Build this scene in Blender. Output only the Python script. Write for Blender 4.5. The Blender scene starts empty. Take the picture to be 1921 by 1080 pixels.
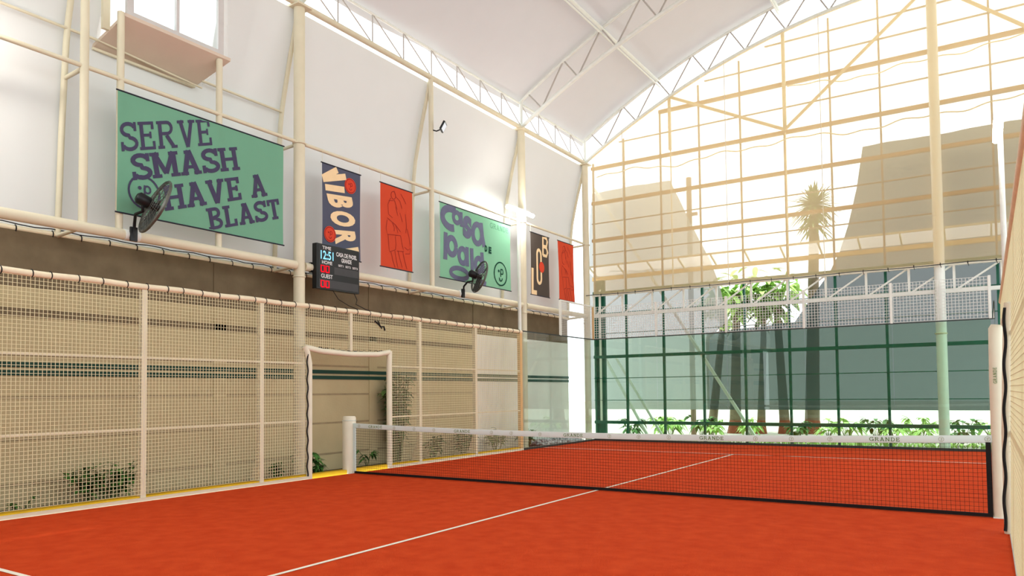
import bpy, math, random
from mathutils import Vector, Matrix
random.seed(7)
PI = math.pi
SC = bpy.context.scene
COL = SC.collection

# ------------------------------------------------------------------ camera
YAW, PIT, ROLL = -0.5722, 0.0391, -0.0107
F = Vector((math.sin(YAW)*math.cos(PIT), math.cos(YAW)*math.cos(PIT), math.sin(PIT)))
R = Vector((math.cos(YAW), -math.sin(YAW), 0)); U = R.cross(F)
R2 = R*math.cos(ROLL)+U*math.sin(ROLL); U2 = U*math.cos(ROLL)-R*math.sin(ROLL)
cd = bpy.data.cameras.new('camera'); cam = bpy.data.objects.new('camera', cd); COL.objects.link(cam)
cd.sensor_fit = 'HORIZONTAL'; cd.sensor_width = 36; cd.lens = 1385.67/1921*36
cd.shift_x = (960.5-958.98)/1921; cd.shift_y = (681.88-540)/1921
cd.clip_start = 0.05; cd.clip_end = 500
cam.matrix_world = Matrix(((R2.x, U2.x, -F.x, 9.8892), (R2.y, U2.y, -F.y, -9.9095), (R2.z, U2.z, -F.z, 1.4551), (0, 0, 0, 1)))
SC.camera = cam
# ------------------------------------------------------------------ world, sun, exposure
W = bpy.data.worlds.new('sky'); SC.world = W; W.use_nodes = True
bg = W.node_tree.nodes['Background']; bg.inputs[0].default_value = (0.92, 0.98, 1.0, 1); bg.inputs[1].default_value = 2.4
sd = bpy.data.lights.new('sun', 'SUN'); sd.energy = 3.0; sd.angle = 0.02; sd.color = (1, 0.95, 0.88)
sun = bpy.data.objects.new('sun', sd); COL.objects.link(sun)
sun.rotation_euler = Vector((0.22, -0.08, -1.0)).to_track_quat('-Z', 'Y').to_euler()
sun.location = (-10, 5, 30)
SC.view_settings.view_transform = 'Standard'; SC.view_settings.look = 'None'
SC.view_settings.gamma = 1; SC.view_settings.use_curve_mapping = False
SC.view_settings.exposure = 0.1
SC.cycles.transparent_max_bounces = 24

# ------------------------------------------------------------------ materials
def lin(c):
    return tuple((x/255/12.92 if x/255 <= .04045 else ((x/255+.055)/1.055)**2.4) for x in c)
def mat(name, rgb, rough=.6, metal=0, spec=.3, noise=0, scale=8, bump=0, bscale=60, rgb2=None):
    m = bpy.data.materials.new(name); m.use_nodes = True; nt = m.node_tree; b = nt.nodes['Principled BSDF']
    c = lin(rgb); b.inputs['Base Color'].default_value = (*c, 1); b.inputs['Roughness'].default_value = rough
    b.inputs['Metallic'].default_value = metal; b.inputs['Specular IOR Level'].default_value = spec
    tc = nt.nodes.new('ShaderNodeTexCoord')
    if noise or rgb2:
        n = nt.nodes.new('ShaderNodeTexNoise'); n.inputs['Scale'].default_value = scale; n.inputs['Detail'].default_value = 6
        nt.links.new(tc.outputs['Object'], n.inputs['Vector'])
        r = nt.nodes.new('ShaderNodeValToRGB'); r.color_ramp.elements[0].position = .3; r.color_ramp.elements[1].position = .7
        c2 = lin(rgb2) if rgb2 else tuple(min(1, x*(1+noise)) for x in c)
        c1 = c if rgb2 else tuple(x*(1-noise) for x in c)
        r.color_ramp.elements[0].color = (*c1, 1); r.color_ramp.elements[1].color = (*c2, 1)
        nt.links.new(n.outputs['Fac'], r.inputs['Fac']); nt.links.new(r.outputs['Color'], b.inputs['Base Color'])
    if bump:
        n2 = nt.nodes.new('ShaderNodeTexNoise'); n2.inputs['Scale'].default_value = bscale; n2.inputs['Detail'].default_value = 4
        nt.links.new(tc.outputs['Object'], n2.inputs['Vector'])
        bp = nt.nodes.new('ShaderNodeBump'); bp.inputs['Strength'].default_value = bump; bp.inputs['Distance'].default_value = .02
        nt.links.new(n2.outputs['Fac'], bp.inputs['Height']); nt.links.new(bp.outputs['Normal'], b.inputs['Normal'])
    return m
def emis(name, rgb, s):
    m = bpy.data.materials.new(name); m.use_nodes = True; nt = m.node_tree; nt.nodes.clear()
    e = nt.nodes.new('ShaderNodeEmission'); e.inputs[0].default_value = (*lin(rgb), 1); e.inputs[1].default_value = s
    o = nt.nodes.new('ShaderNodeOutputMaterial'); nt.links.new(e.outputs[0], o.inputs[0]); return m
def sheet(name, rgb, transp, trans, tint=(255, 255, 255), noise=0.0, scale=2):
    """woven sheet: share transp sees through; the rest scatters, trans of it passing through"""
    m = bpy.data.materials.new(name); m.use_nodes = True; nt = m.node_tree; nt.nodes.clear()
    o = nt.nodes.new('ShaderNodeOutputMaterial'); d = nt.nodes.new('ShaderNodeBsdfDiffuse'); t = nt.nodes.new('ShaderNodeBsdfTranslucent')
    c = (*lin(rgb), 1); d.inputs[0].default_value = c; t.inputs[0].default_value = c
    if noise:
        tc = nt.nodes.new('ShaderNodeTexCoord'); n = nt.nodes.new('ShaderNodeTexNoise'); n.inputs['Scale'].default_value = scale
        nt.links.new(tc.outputs['Object'], n.inputs['Vector']); r = nt.nodes.new('ShaderNodeValToRGB')
        r.color_ramp.elements[0].color = (*[x*(1-noise) for x in c[:3]], 1); r.color_ramp.elements[1].color = (*[min(1, x*(1+noise)) for x in c[:3]], 1)
        nt.links.new(n.outputs['Fac'], r.inputs[0]); nt.links.new(r.outputs[0], d.inputs[0]); nt.links.new(r.outputs[0], t.inputs[0])
    mx = nt.nodes.new('ShaderNodeMixShader'); mx.inputs[0].default_value = trans
    nt.links.new(d.outputs[0], mx.inputs[1]); nt.links.new(t.outputs[0], mx.inputs[2])
    last = mx
    if transp > 0:
        tr = nt.nodes.new('ShaderNodeBsdfTransparent'); tr.inputs[0].default_value = (*lin(tint), 1)
        m2 = nt.nodes.new('ShaderNodeMixShader'); m2.inputs[0].default_value = transp
        nt.links.new(mx.outputs[0], m2.inputs[1]); nt.links.new(tr.outputs[0], m2.inputs[2]); last = m2
    nt.links.new(last.outputs[0], o.inputs[0]); return m
def glassmat(name, tint, ior=1.5):
    m = bpy.data.materials.new(name); m.use_nodes = True; nt = m.node_tree; nt.nodes.clear()
    o = nt.nodes.new('ShaderNodeOutputMaterial'); tr = nt.nodes.new('ShaderNodeBsdfTransparent'); tr.inputs[0].default_value = (*lin(tint), 1)
    g = nt.nodes.new('ShaderNodeBsdfGlossy'); g.inputs['Roughness'].default_value = .01; g.inputs[0].default_value = (1, 1, 1, 1)
    ge = nt.nodes.new('ShaderNodeNewGeometry'); dt = nt.nodes.new('ShaderNodeVectorMath'); dt.operation = 'DOT_PRODUCT'
    nt.links.new(ge.outputs['Incoming'], dt.inputs[0]); nt.links.new(ge.outputs['Normal'], dt.inputs[1])
    def mth(op, a, b):
        k = nt.nodes.new('ShaderNodeMath'); k.operation = op
        for i, q in enumerate((a, b)):
            if hasattr(q, 'is_output'): nt.links.new(q, k.inputs[i])
            elif q is not None: k.inputs[i].default_value = q
        return k.outputs[0]
    f0 = ((ior-1)/(ior+1))**2
    fr_ = mth('MULTIPLY_ADD', mth('POWER', mth('SUBTRACT', 1.0, mth('ABSOLUTE', dt.outputs['Value'], None)), 5.0), 1-f0)
    fr_.node.inputs[2].default_value = f0
    mx = nt.nodes.new('ShaderNodeMixShader'); nt.links.new(fr_, mx.inputs[0]); nt.links.new(tr.outputs[0], mx.inputs[1]); nt.links.new(g.outputs[0], mx.inputs[2])
    nt.links.new(mx.outputs[0], o.inputs[0]); return m

M = dict(
    turf=mat('red_turf', (198, 63, 27), .95, spec=.05, scale=5, rgb2=(213, 77, 35), bump=.5, bscale=140),
    line=mat('line_white', (240, 232, 215), .8, spec=.1, noise=.04),
    steel=mat('cream_painted_steel', (222, 214, 188), .45, noise=.04, scale=3),
    white_steel=mat('white_painted_steel', (232, 236, 230), .45, noise=.03),
    pad=mat('cream_vinyl', (234, 230, 208), .45, noise=.03, scale=5),
    foam=mat('foam_tube', (238, 226, 196), .6, noise=.05),
    cord=mat('black_cord', (24, 24, 26), .8, noise=.1),
    wire=mat('cream_wire', (240, 232, 190), .5, noise=.02),
    white_wire=mat('white_wire', (238, 240, 236), .5, noise=.02),
    tan=mat('tan_painted_steel', (222, 186, 130), .5, noise=.05),
    ochre=mat('ochre_steel', (164, 122, 74), .5, noise=.05),
    taupe=mat('taupe_steel', (150, 126, 106), .5, noise=.05),
    grey_steel=mat('grey_white_steel', (186, 180, 174), .45, noise=.03),  # white truss steel greyed, its backlit shade put into the colour
    green_steel=mat('green_steel', (28, 98, 78), .45, noise=.08),
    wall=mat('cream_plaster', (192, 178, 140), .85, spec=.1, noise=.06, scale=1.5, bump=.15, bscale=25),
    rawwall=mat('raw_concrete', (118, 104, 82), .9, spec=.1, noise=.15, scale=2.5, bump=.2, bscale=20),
    palewall=mat('pale_grey_plaster', (238, 238, 230), .85, spec=.1, noise=.05, scale=1.5),
    joint=mat('wall_joint', (156, 141, 110), .9, noise=.1),
    stripe=mat('green_stripe', (18, 62, 50), .6, noise=.05),
    yellow=mat('yellow_curb', (222, 178, 24), .7, noise=.07, scale=6),
    soil=mat('soil', (70, 62, 52), .95, noise=.3, scale=14, bump=.6, bscale=40),
    concrete=mat('concrete', (196, 190, 180), .9, noise=.06, scale=1.2),
    tarp=sheet('white_tarp', (214, 214, 212), 0, .10, noise=.02),
    roof=sheet('roof_membrane', (204, 203, 205), 0, .068, noise=.02),
    net=sheet('cream_netting', (242, 218, 172), .47, .60, tint=(255, 254, 250)),
    cloth_l=sheet('pale_shade_cloth', (168, 172, 172), .10, .30, noise=.05, scale=.8),
    cloth_r=sheet('grey_shade_cloth', (80, 96, 98), .07, .14, noise=.05, scale=.8),
    whitesheet=sheet('white_plastic_sheet', (250, 250, 250), 0, .75),
    awning=sheet('awning_sheet', (240, 240, 240), .35, .6),
    glass=glassmat('tempered_glass', (238, 250, 241)),
    sideglass=glassmat('side_tempered_glass', (247, 252, 250)),
    winglass=glassmat('window_glass', (246, 250, 250)),
    trim=mat('dark_trim', (66, 72, 70), .4, metal=.4, noise=.05),
    alu=mat('window_frame_grey', (206, 202, 200), .45, noise=.03),
    board=mat('soffit_board', (214, 196, 178), .75, noise=.03, scale=2),
    b_green=sheet('green_banner_cloth', (122, 176, 148), 0, .14, noise=.05, scale=1.5),
    b_mint=sheet('mint_banner_cloth', (142, 202, 168), 0, .14, noise=.05, scale=1.5),
    b_slate=sheet('slate_banner_cloth', (92, 96, 114), 0, .12, noise=.05),
    b_brown=sheet('dark_brown_banner_cloth', (90, 82, 76), 0, .12, noise=.05),
    b_red=sheet('orange_red_banner_cloth', (216, 84, 58), 0, .16, noise=.05),
    ink=mat('indigo_ink', (74, 70, 96), .8, spec=.1, noise=.06),
    ink2=mat('lavender_grey_ink', (110, 114, 140), .8, spec=.1, noise=.06),
    inkd=mat('dark_green_ink', (22, 70, 56), .8, spec=.1, noise=.05),
    inkl=mat('soft_green_ink', (92, 148, 120), .8, spec=.1, noise=.05),
    cream_ink=mat('cream_ink', (244, 216, 172), .8, spec=.1, noise=.03),
    red_ink=mat('red_ink', (216, 74, 52), .8, spec=.1, noise=.04),
    dred=mat('dark_red_ink', (146, 44, 40), .8, spec=.1, noise=.05),
    hem=mat('dark_hem', (40, 44, 56), .7, noise=.05),
    black=mat('black_plastic', (22, 24, 26), .4, noise=.1),
    gunmetal=mat('fan_guard_metal', (104, 106, 100), .35, metal=.6, noise=.1),
    blade=mat('smoky_blade', (66, 70, 68), .35, noise=.08),
    panel=mat('score_panel_grey', (62, 62, 64), .5, noise=.05),
    face=mat('score_face_black', (12, 12, 14), .35, noise=.1),
    led_red=emis('red_digits', (255, 24, 40), 1.3),
    led_blue=emis('blue_digits', (150, 225, 255), 1.3),
    print_white=mat('white_print', (226, 226, 226), .6, noise=.02),
    lamp=emis('led_lamp', (255, 250, 240), 110),
    floodlens=emis('floodlight_lens', (250, 250, 252), .9),
    net_black=mat('black_net_cord', (20, 17, 17), .8, noise=.1),
    band=sheet('white_net_band', (240, 252, 252), 0, .55),
    olive=mat('olive_print', (104, 140, 84), .7, noise=.05),
    leaf=mat('leaf_green', (66, 118, 48), .5, noise=.35, scale=9),
    leaf2=mat('leaf_bright_green', (172, 212, 116), .5, noise=.3, scale=9),
    leaf3=mat('leaf_olive_green', (92, 122, 62), .5, noise=.35, scale=9),
    stem=mat('stem_green', (88, 104, 62), .7, noise=.2),
    bark=mat('bark_brown', (120, 108, 88), .9, noise=.25, scale=6, bump=.5, bscale=20),
    root=mat('bark_red_brown', (136, 78, 54), .9, noise=.25, scale=6),
    pebble=mat('white_pebble', (206, 206, 210), .7, noise=.15),
)

# ------------------------------------------------------------------ mesh helpers
class MB:
    def __init__(s): s.v = []; s.f = []; s.sm = []
    def add(s, vs, fs, smooth=False):
        n = len(s.v); s.v += [Vector(p) for p in vs]
        for f in fs: s.f.append(tuple(i+n for i in f)); s.sm.append(smooth)
        return s
    def box(s, a, b):
        (x0, y0, z0), (x1, y1, z1) = a, b
        return s.add([(x0, y0, z0), (x1, y0, z0), (x1, y1, z0), (x0, y1, z0), (x0, y0, z1), (x1, y0, z1), (x1, y1, z1), (x0, y1, z1)],
              [(0, 3, 2, 1), (4, 5, 6, 7), (0, 1, 5, 4), (1, 2, 6, 5), (2, 3, 7, 6), (3, 0, 4, 7)])
    def tube(s, pts, r, n=10, caps=True, sq=False):
        pts = [Vector(p) for p in pts]; rings = []; up = None
        for i, p in enumerate(pts):
            t = (pts[min(i+1, len(pts)-1)]-pts[max(i-1, 0)]).normalized()
            if up is None:
                up = Vector((0, 0, 1)) if abs(t.z) < .9 else Vector((1, 0, 0))
            a = t.cross(up).normalized(); b = a.cross(t).normalized(); up = b
            rr = r[i] if isinstance(r, (list, tuple)) else r
            off = PI/4 if sq else 0
            rings.append([p+(a*math.cos(2*PI*k/n+off)+b*math.sin(2*PI*k/n+off))*rr for k in range(n)])
        vs = [q for rg in rings for q in rg]; fs = []
        for i in range(len(pts)-1):
            for k in range(n):
                fs.append((i*n+k, i*n+(k+1) % n, (i+1)*n+(k+1) % n, (i+1)*n+k))
        s.add(vs, fs, not sq)
        if caps:
            s.add(rings[0], [tuple(range(n-1, -1, -1))]); s.add(rings[-1], [tuple(range(n))])
        return s
    def bar(s, p, q, w): return s.tube([p, q], w*.7071, 4, True, True)
    def wire(s, p, q, w): return s.tube([p, q], w*.7071, 4, False, True)
    def ring(s, c, nrm, R_, r, n=36, m=6):
        nrm = Vector(nrm).normalized(); a = nrm.orthogonal().normalized(); b = nrm.cross(a); c = Vector(c); vs = []; fs = []
        for i in range(n):
            d = a*math.cos(2*PI*i/n)+b*math.sin(2*PI*i/n)
            for k in range(m): vs.append(c+d*(R_+r*math.cos(2*PI*k/m))+nrm*r*math.sin(2*PI*k/m))
        for i in range(n):
            for k in range(m): fs.append((i*m+k, ((i+1) % n)*m+k, ((i+1) % n)*m+(k+1) % m, i*m+(k+1) % m))
        return s.add(vs, fs, True)
    def grid(s, fn, us, vs_, smooth=True, skip=None):
        P = [fn(u, v) for u in us for v in vs_]; n = len(vs_); fs = []
        for i in range(len(us)-1):
            for k in range(n-1):
                if skip and skip((us[i]+us[i+1])/2, (vs_[k]+vs_[k+1])/2): continue
                fs.append((i*n+k, (i+1)*n+k, (i+1)*n+k+1, i*n+k+1))
        return s.add(P, fs, smooth)
    def prism(s, poly, ax):
        """polygon (3D points) extruded by vector ax"""
        n = len(poly); a = [Vector(p) for p in poly]; b = [p+Vector(ax) for p in a]
        fs = [tuple(range(n)), tuple(range(2*n-1, n-1, -1))]+[(i, i+n, (i+1) % n+n, (i+1) % n) for i in range(n)]
        return s.add(a+b, fs)
    def build(s, name, m, parent=None, origin=None):
        me = bpy.data.meshes.new(name); o = bpy.data.objects.new(name, me); COL.objects.link(o)
        base = Vector((0, 0, 0))
        if parent is not None:
            q = parent
            while q is not None: base += q.location; q = q.parent
            o.parent = parent
        elif origin is not None:
            base = Vector(origin); o.location = base
        me.from_pydata([p-base for p in s.v], [], s.f); me.update()
        me.polygons.foreach_set('use_smooth', s.sm)
        me.materials.append(M[m] if isinstance(m, str) else m)
        return o
def tag(o, label, cat, group=None):
    o['label'] = label; o['category'] = cat
    if group: o['group'] = group
    return o
def thing(name, loc, label, cat, group=None):
    o = bpy.data.objects.new(name, None); o.empty_display_size = .1; o.location = loc; COL.objects.link(o); return tag(o, label, cat, group)
def struct(o): o['kind'] = 'structure'; return o
def dup(o, parent, delta):
    c = o.copy(); c.parent = parent; c.location = o.location+Vector(delta); COL.objects.link(c); return c
def frange(a, b, st):
    n = max(1, int(round((b-a)/st))); return [a+(b-a)*i/n for i in range(n+1)]

# ------------------------------------------------------------------ lettering
def arc(cx, cy, rx, ry, a0, a1, n=10):
    return [(cx+rx*math.cos(math.radians(a0+(a1-a0)*i/n)), cy+ry*math.sin(math.radians(a0+(a1-a0)*i/n))) for i in range(n+1)]
def ribbon(pts, t):
    """2D polyline -> quads of width t"""
    out = []; L = []; n = len(pts)
    for i, p in enumerate(pts):
        a = pts[max(i-1, 0)]; b = pts[min(i+1, n-1)]
        dx, dy = b[0]-a[0], b[1]-a[1]; l = math.hypot(dx, dy) or 1
        L.append(((p[0]-dy/l*t/2, p[1]+dx/l*t/2), (p[0]+dy/l*t/2, p[1]-dx/l*t/2)))
    for i in range(n-1): out.append((L[i][0], L[i][1], L[i+1][1], L[i+1][0]))
    return out
def seg(a, b, t): return ribbon([a, b], t)
def slab_glyph(ch, t):
    """slab serif capitals, height 1 -> (quads, width)"""
    h = t/2; q = []; sf = t*.95; st = t*.72; hs = st/2
    def stem(x, top=True, bot=True, y0=0, y1=1):
        r = seg((x, y0), (x, y1), t)
        if bot: r += seg((x-sf, y0+hs), (x+sf, y0+hs), st)
        if top: r += seg((x-sf, y1-hs), (x+sf, y1-hs), st)
        return r
    if ch == ' ': return [], .35
    if ch == 'S':
        p = arc(.36, .745, .27, .255-hs, 20, 270, 12)+arc(.37, .255, .29, .255-hs, 85, -160, 12)
        return ribbon(p, t*.9)+seg((.64, .68), (.64, 1), st)+seg((.06, 0), (.06, .32), st), .72
    if ch == 'E': return stem(sf)+seg((sf, 1-hs), (.66, 1-hs), st)+seg((sf, .52), (.5, .52), st)+seg((sf, hs), (.68, hs), st)+seg((.66-hs, 1), (.66-hs, .72), st)+seg((.68-hs, 0), (.68-hs, .3), st)+seg((.5, .4), (.5, .64), st*.8), .74
    if ch == 'R': return stem(sf)+ribbon([(sf, 1-hs), (.45, 1-hs)]+arc(.45, .745, .19, .255-hs, 90, -90, 8)+[(sf, .49+hs)], st*1.1)+seg((.4, .48), (.68, .05), t)+seg((.58, hs), (.84, hs), st), .86
    if ch == 'V': return seg((.14, 1), (.40, 0), t)+seg((.66, 1), (.40, 0), t)+seg((0, 1-hs), (.3, 1-hs), st)+seg((.5, 1-hs), (.8, 1-hs), st), .82
    if ch == 'M': return stem(.14)+stem(.86)+seg((.14, 1), (.5, .15), t*.9)+seg((.86, 1), (.5, .15), t*.9), 1.02
    if ch == 'A': return seg((.40, 1), (.14, 0), t)+seg((.40, 1), (.68, 0), t)+seg((.22, .32), (.60, .32), st)+seg((0, hs), (.3, hs), st)+seg((.52, hs), (.82, hs), st)+seg((.22, 1-hs), (.5, 1-hs), st), .84
    if ch == 'H': return stem(.15)+stem(.69)+seg((.15, .5), (.69, .5), st), .86
    if ch == 'B': return stem(sf)+ribbon([(sf, 1-hs), (.42, 1-hs)]+arc(.42, .75, .17, .25-hs, 90, -90, 8)+[(sf, .5)], st*1.1)+ribbon([(sf, .5), (.45, .5)]+arc(.45, .26, .2, .25-hs, 90, -90, 8)+[(sf, hs)], st*1.1), .76
    if ch == 'L': return stem(sf)+seg((sf, hs), (.66, hs), st)+seg((.66-hs, 0), (.66-hs, .34), st), .72
    if ch == 'T': return stem(.37, top=False)+seg((.02, 1-hs), (.72, 1-hs), st)+seg((.02+hs, 1), (.02+hs, .7), st)+seg((.72-hs, 1), (.72-hs, .7), st), .76
    if ch == 'G': return ribbon(arc(.42, .5, .36, .5-hs, 45, 330, 16), t*.95)+seg((.74, .0), (.74, .45), t)+seg((.5, .44), (.84, .44), st)+seg((.70, .72), (.70, 1), st), .88
    if ch == 'N': return stem(.15, bot=True)+stem(.71, bot=False)+seg((.15, 1), (.71, 0), t), .88
    if ch == 'D': return stem(sf)+ribbon([(sf, 1-hs), (.36, 1-hs)]+arc(.36, .5, .36, .5-hs, 90, -90, 12)+[(sf, hs)], t*.9), .84
    return [], .5
def slab_text(txt, t=.17, gap=.06):
    x = 0; out = []
    for ch in txt:
        q, w = slab_glyph(ch, t)
        out += [tuple((p[0]+x, p[1]) for p in k) for k in q]; x += w+gap
    return out, x-gap
def affine(polys, o, ex, ey):
    return [tuple((o[0]+p[0]*ex[0]+p[1]*ey[0], o[1]+p[0]*ex[1]+p[1]*ey[1]) for p in k) for k in polys]
def fit(polys, w, bl, br, hl):
    """text of width w: baseline bl -> br, height vector hl"""
    ex = ((br[0]-bl[0])/w, (br[1]-bl[1])/w); return affine(polys, bl, ex, hl)
def font_polys(txt, bold=0.0):
    cu = bpy.data.curves.new('t', 'FONT'); cu.body = txt; cu.size = 1; cu.offset = bold; cu.resolution_u = 4
    ob = bpy.data.objects.new('t', cu); COL.objects.link(ob)
    me = bpy.data.meshes.new_from_object(ob.evaluated_get(bpy.context.evaluated_depsgraph_get()))
    P = [tuple((me.vertices[i].co.x, me.vertices[i].co.y) for i in p.vertices) for p in me.polygons]
    bpy.data.objects.remove(ob); bpy.data.curves.remove(cu); bpy.data.meshes.remove(me)
    xs = [p[0] for k in P for p in k]; ys = [p[1] for k in P for p in k]
    x0, x1, y0, y1 = min(xs), max(xs), min(ys), max(ys)
    return [tuple(((p[0]-x0)/(x1-x0), (p[1]-y0)/(y1-y0)) for p in k) for k in P]
def quad_fit(polys, bl, br, tl):
    return affine(polys, bl, (br[0]-bl[0], br[1]-bl[1]), (tl[0]-bl[0], tl[1]-bl[1]))
def circle2(c, rx, ry, t, n=28): return ribbon([(c[0]+rx*math.cos(2*PI*i/n), c[1]+ry*math.sin(2*PI*i/n)) for i in range(n+1)], t)
def disc2(c, rx, ry, n=24): return [tuple((c[0]+rx*math.cos(2*PI*i/n), c[1]+ry*math.sin(2*PI*i/n)) for i in range(n))]
def mark_face(c, r, t):
    """ring face mark: dot, small p and a smile"""
    x, y = c
    return (circle2(c, r, r, t)+disc2((x-.3*r, y+.22*r), .12*r, .12*r, 10)+seg((x+.02*r, y+.45*r), (x+.02*r, y-.25*r), t)
            + circle2((x+.2*r, y+.2*r), .2*r, .22*r, t*.9, 14)+ribbon(arc(x+.02*r, y-.35*r, .24*r, .26*r, 180, 360, 8), t))

# ================================================================== SETTING
# court floor
mb = MB(); mb.grid(lambda x, y: (x, y, 0), frange(0, 10.03, 2), frange(-10, 10.02, 2), False)
floor = struct(mb.build('floor', 'turf'))
def line(a, b, w=.05):
    m = MB(); d = (Vector(b)-Vector(a)).normalized(); n = Vector((-d.y, d.x, 0))*w/2; a = Vector(a); b = Vector(b); z = Vector((0, 0, .004))
    m.add([a-n+z, b-n+z, b+n+z, a+n+z], [(0, 1, 2, 3)]); o = m.build('court_line', 'line', floor); return o
line((5, -6.95, 0), (5, 6.95, 0)); line((0.03, 6.95, 0), (9.98, 6.95, 0)); line((0.03, -6.95, 0), (9.98, -6.95, 0))
# ground outside the court
mb = MB(); mb.box((-60, 10.3, -.2), (70, 90, -.04)); mb.box((10.25, -30, -.2), (70, 10.3, -.04)); mb.box((-60, -30, -.2), (-1.2, 10.3, -.04)); mb.box((-1.2, -30, -.2), (10.25, -10.05, -.04))
struct(mb.build('ground', 'concrete'))
mb = MB(); mb.box((-1.2, -10, -.2), (-.2, 10.3, -.02)); struct(mb.build('ground_soil_strip', 'soil'))
# kerbs
mb = MB(); mb.box((-.2, -10, -.1), (-.045, 6.0, .07)); struct(mb.build('trim_1', 'yellow'))
mb = MB(); mb.box((-.2, 6.0, -.1), (0, 10.25, .03)); mb.box((0, 10.02, -.1), (10.25, 10.3, .03)); mb.box((10.03, -10, -.1), (10.25, 10.02, .01)); struct(mb.build('trim_2', 'concrete'))
# masonry wall behind the left fence
mb = MB(); mb.box((-1.2, -14, -.1), (-1.0, 5.35, 2.95))
wo = struct(mb.build('wall_outer', 'wall'))
mb = MB(); mb.box((-1.2, 5.35, -.1), (-.995, 10.25, 2.95)); mb.build('pale_wall_section', 'palewall', wo)
mb = MB(); mb.box((-1.2, -14, 2.95), (-1.005, 10.25, 3.72)); mb.build('upper_course', 'rawwall', wo)  # upper course coloured darker and browner than the wall below
for z in (.30, .9, 1.46, 2.02, 2.56):
    mb = MB(); mb.box((-1.004, -14, z-.018), (-.996, 5.35, z+.018)); mb.build('wall_joint', 'joint', wo)
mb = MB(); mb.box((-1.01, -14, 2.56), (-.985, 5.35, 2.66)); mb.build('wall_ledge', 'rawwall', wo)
for y in (-9.5, -5.8, -2.1, 1.6, 5.35):
    mb = MB(); mb.box((-1.02, y-.12, -.1), (-.985, y+.12, 2.95)); mb.build('pilaster', 'wall' if y < 5 else 'palewall', wo)
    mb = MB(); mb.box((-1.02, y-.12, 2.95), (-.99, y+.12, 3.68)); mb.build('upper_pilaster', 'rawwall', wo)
for z in (1.90, 1.79):
    mb = MB(); mb.box((-1.02, -14, z-.035), (-.98, 10.25, z+.035)); mb.build('painted_stripe', 'stripe', wo)
# tarpaulin side wall
PROF = [(3.72, -1.04), (4.4, -1.0), (5.2, -.96), (5.9, -.91), (6.55, -.86), (7.0, -.76), (7.5, -.64), (8.0, -.50), (8.42, -.40)]
def tarp_x(z):
    for (a, xa), (b, xb) in zip(PROF, PROF[1:]):
        if z <= b: return xa+(xb-xa)*(z-a)/(b-a)
    return PROF[-1][1]
RIBY = [-12.25, -8.5, -4.7, -.95, 2.8, 6.6, 10.3]
def tarp_pt(y, z):
    j = max(0, min(len(RIBY)-2, sum(1 for r in RIBY if r <= y)-1)); a, b = RIBY[j], RIBY[j+1]
    u = min(1, max(0, (y-a)/(b-a))); bulge = .06*math.sin(PI*u)*math.sin(PI*min(1, max(0, (z-3.7)/4.7)))
    return (tarp_x(z)-.05-bulge, y, z)
ys = sorted(set([-16+i*.5 for i in range(int(26.4/.5)+1)]+[-4.2, -2.66, -2.42, 10.42])); zs = [p[0] for p in PROF]
zs = sorted(set(zs+[6.55, 7.25, 7.75, 8.2]))
mb = MB(); mb.grid(tarp_pt, ys, zs, True, skip=lambda y, z: -4.2 < y < (-2.42 if z > 7.1 else -2.66) and z > 6.55)
wl = struct(mb.build('wall_left', 'tarp'))
# laced hem of the tarpaulin
mb = MB(); mb.tube([(-1.04, y, 3.73) for y in frange(-14, 10.4, .6)], .045, 8); hem = mb.build('hem_tube', 'foam', wl)
mb = MB()
for y in frange(-14, 10.3, .42):
    mb.ring((-1.04, y+random.uniform(-.03, .03), 3.73), (0.1, 1, 0), .052, .008, 10, 4)
mb.tube([(-1.0, y, 3.79+.012*math.sin(y*9)) for y in frange(-14, 10.4, .2)], .008, 5)
mb.build('lacing_cord', 'cord', wl)
mb = MB(); mb.box((-1.2, -16.2, -.1), (18.6, -16, 5.5)); struct(mb.build('wall_back', 'rawwall'))  # unseen added wall, kept low to block glass reflections and admit light above
# roof membrane
def ztop(x): return 12.15-(x-9)**2/29.7
def zbot(x): return 11.38-(x-9)**2/30.4
TRY = [-16, -8.5, -.95, 6.6, 10.3]
def roof_pt(x, y):
    j = max(0, min(3, sum(1 for r in TRY if r <= y)-1)); a, b = TRY[j], TRY[j+1]; u = (y-a)/(b-a)
    e = max(0, 1-(x+.6)/2.0) if x < 9 else 0
    return (x, y, ztop(x)+.07+0.08+.08*math.sin(PI*u)-.12*e*abs(math.sin(2*PI*u))*(1 if b-a > 5 else .5))
mb = MB(); mb.grid(roof_pt, frange(-.6, 18.8, .4), frange(-16, 10.6, .45)); struct(mb.build('ceiling', 'roof'))

# ================================================================== HALL STEEL
def lab(o, l, c, g=None): return tag(o, l, c, g)
CX = -.35
for y, l in ((-8.5, 'cream round steel column on the left side, out of frame near the camera'), (-.95, 'tall cream round steel column between the serve banner and the scoreboard'), (6.6, 'tall cream round steel column behind the lamp on the left side'), (10.3, 'cream round steel column standing in the far left corner of the hall')):
    c = thing('steel_column', (CX, y, 0), l, 'column', 'columns along the left side')
    mb = MB(); mb.tube([(CX, y, -.05), (CX, y, 8.46)], .1, 20); mb.build('shaft', 'steel', c)
    mb = MB(); mb.ring((CX, y, 5.95), (0, 0, 1), .105, .02, 20, 6); mb.ring((CX, y, 3.55), (0, 0, 1), .102, .014, 20, 6); mb.build('clamp_band', 'steel', c)
    mb = MB(); mb.box((CX-.16, y-.16, 8.42), (CX+.16, y+.16, 8.46)); mb.build('cap_plate', 'steel', c)
c = thing('steel_column', (9.0, 10.38, 0), 'tall cream round column behind the back glass, right of the trees', 'column', 'columns in the far end wall')
mb = MB(); mb.tube([(9.0, 10.38, -.05), (9.02, 10.38, zbot(9))], .115, 20); mb.build('shaft', 'white_steel', c)
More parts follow.
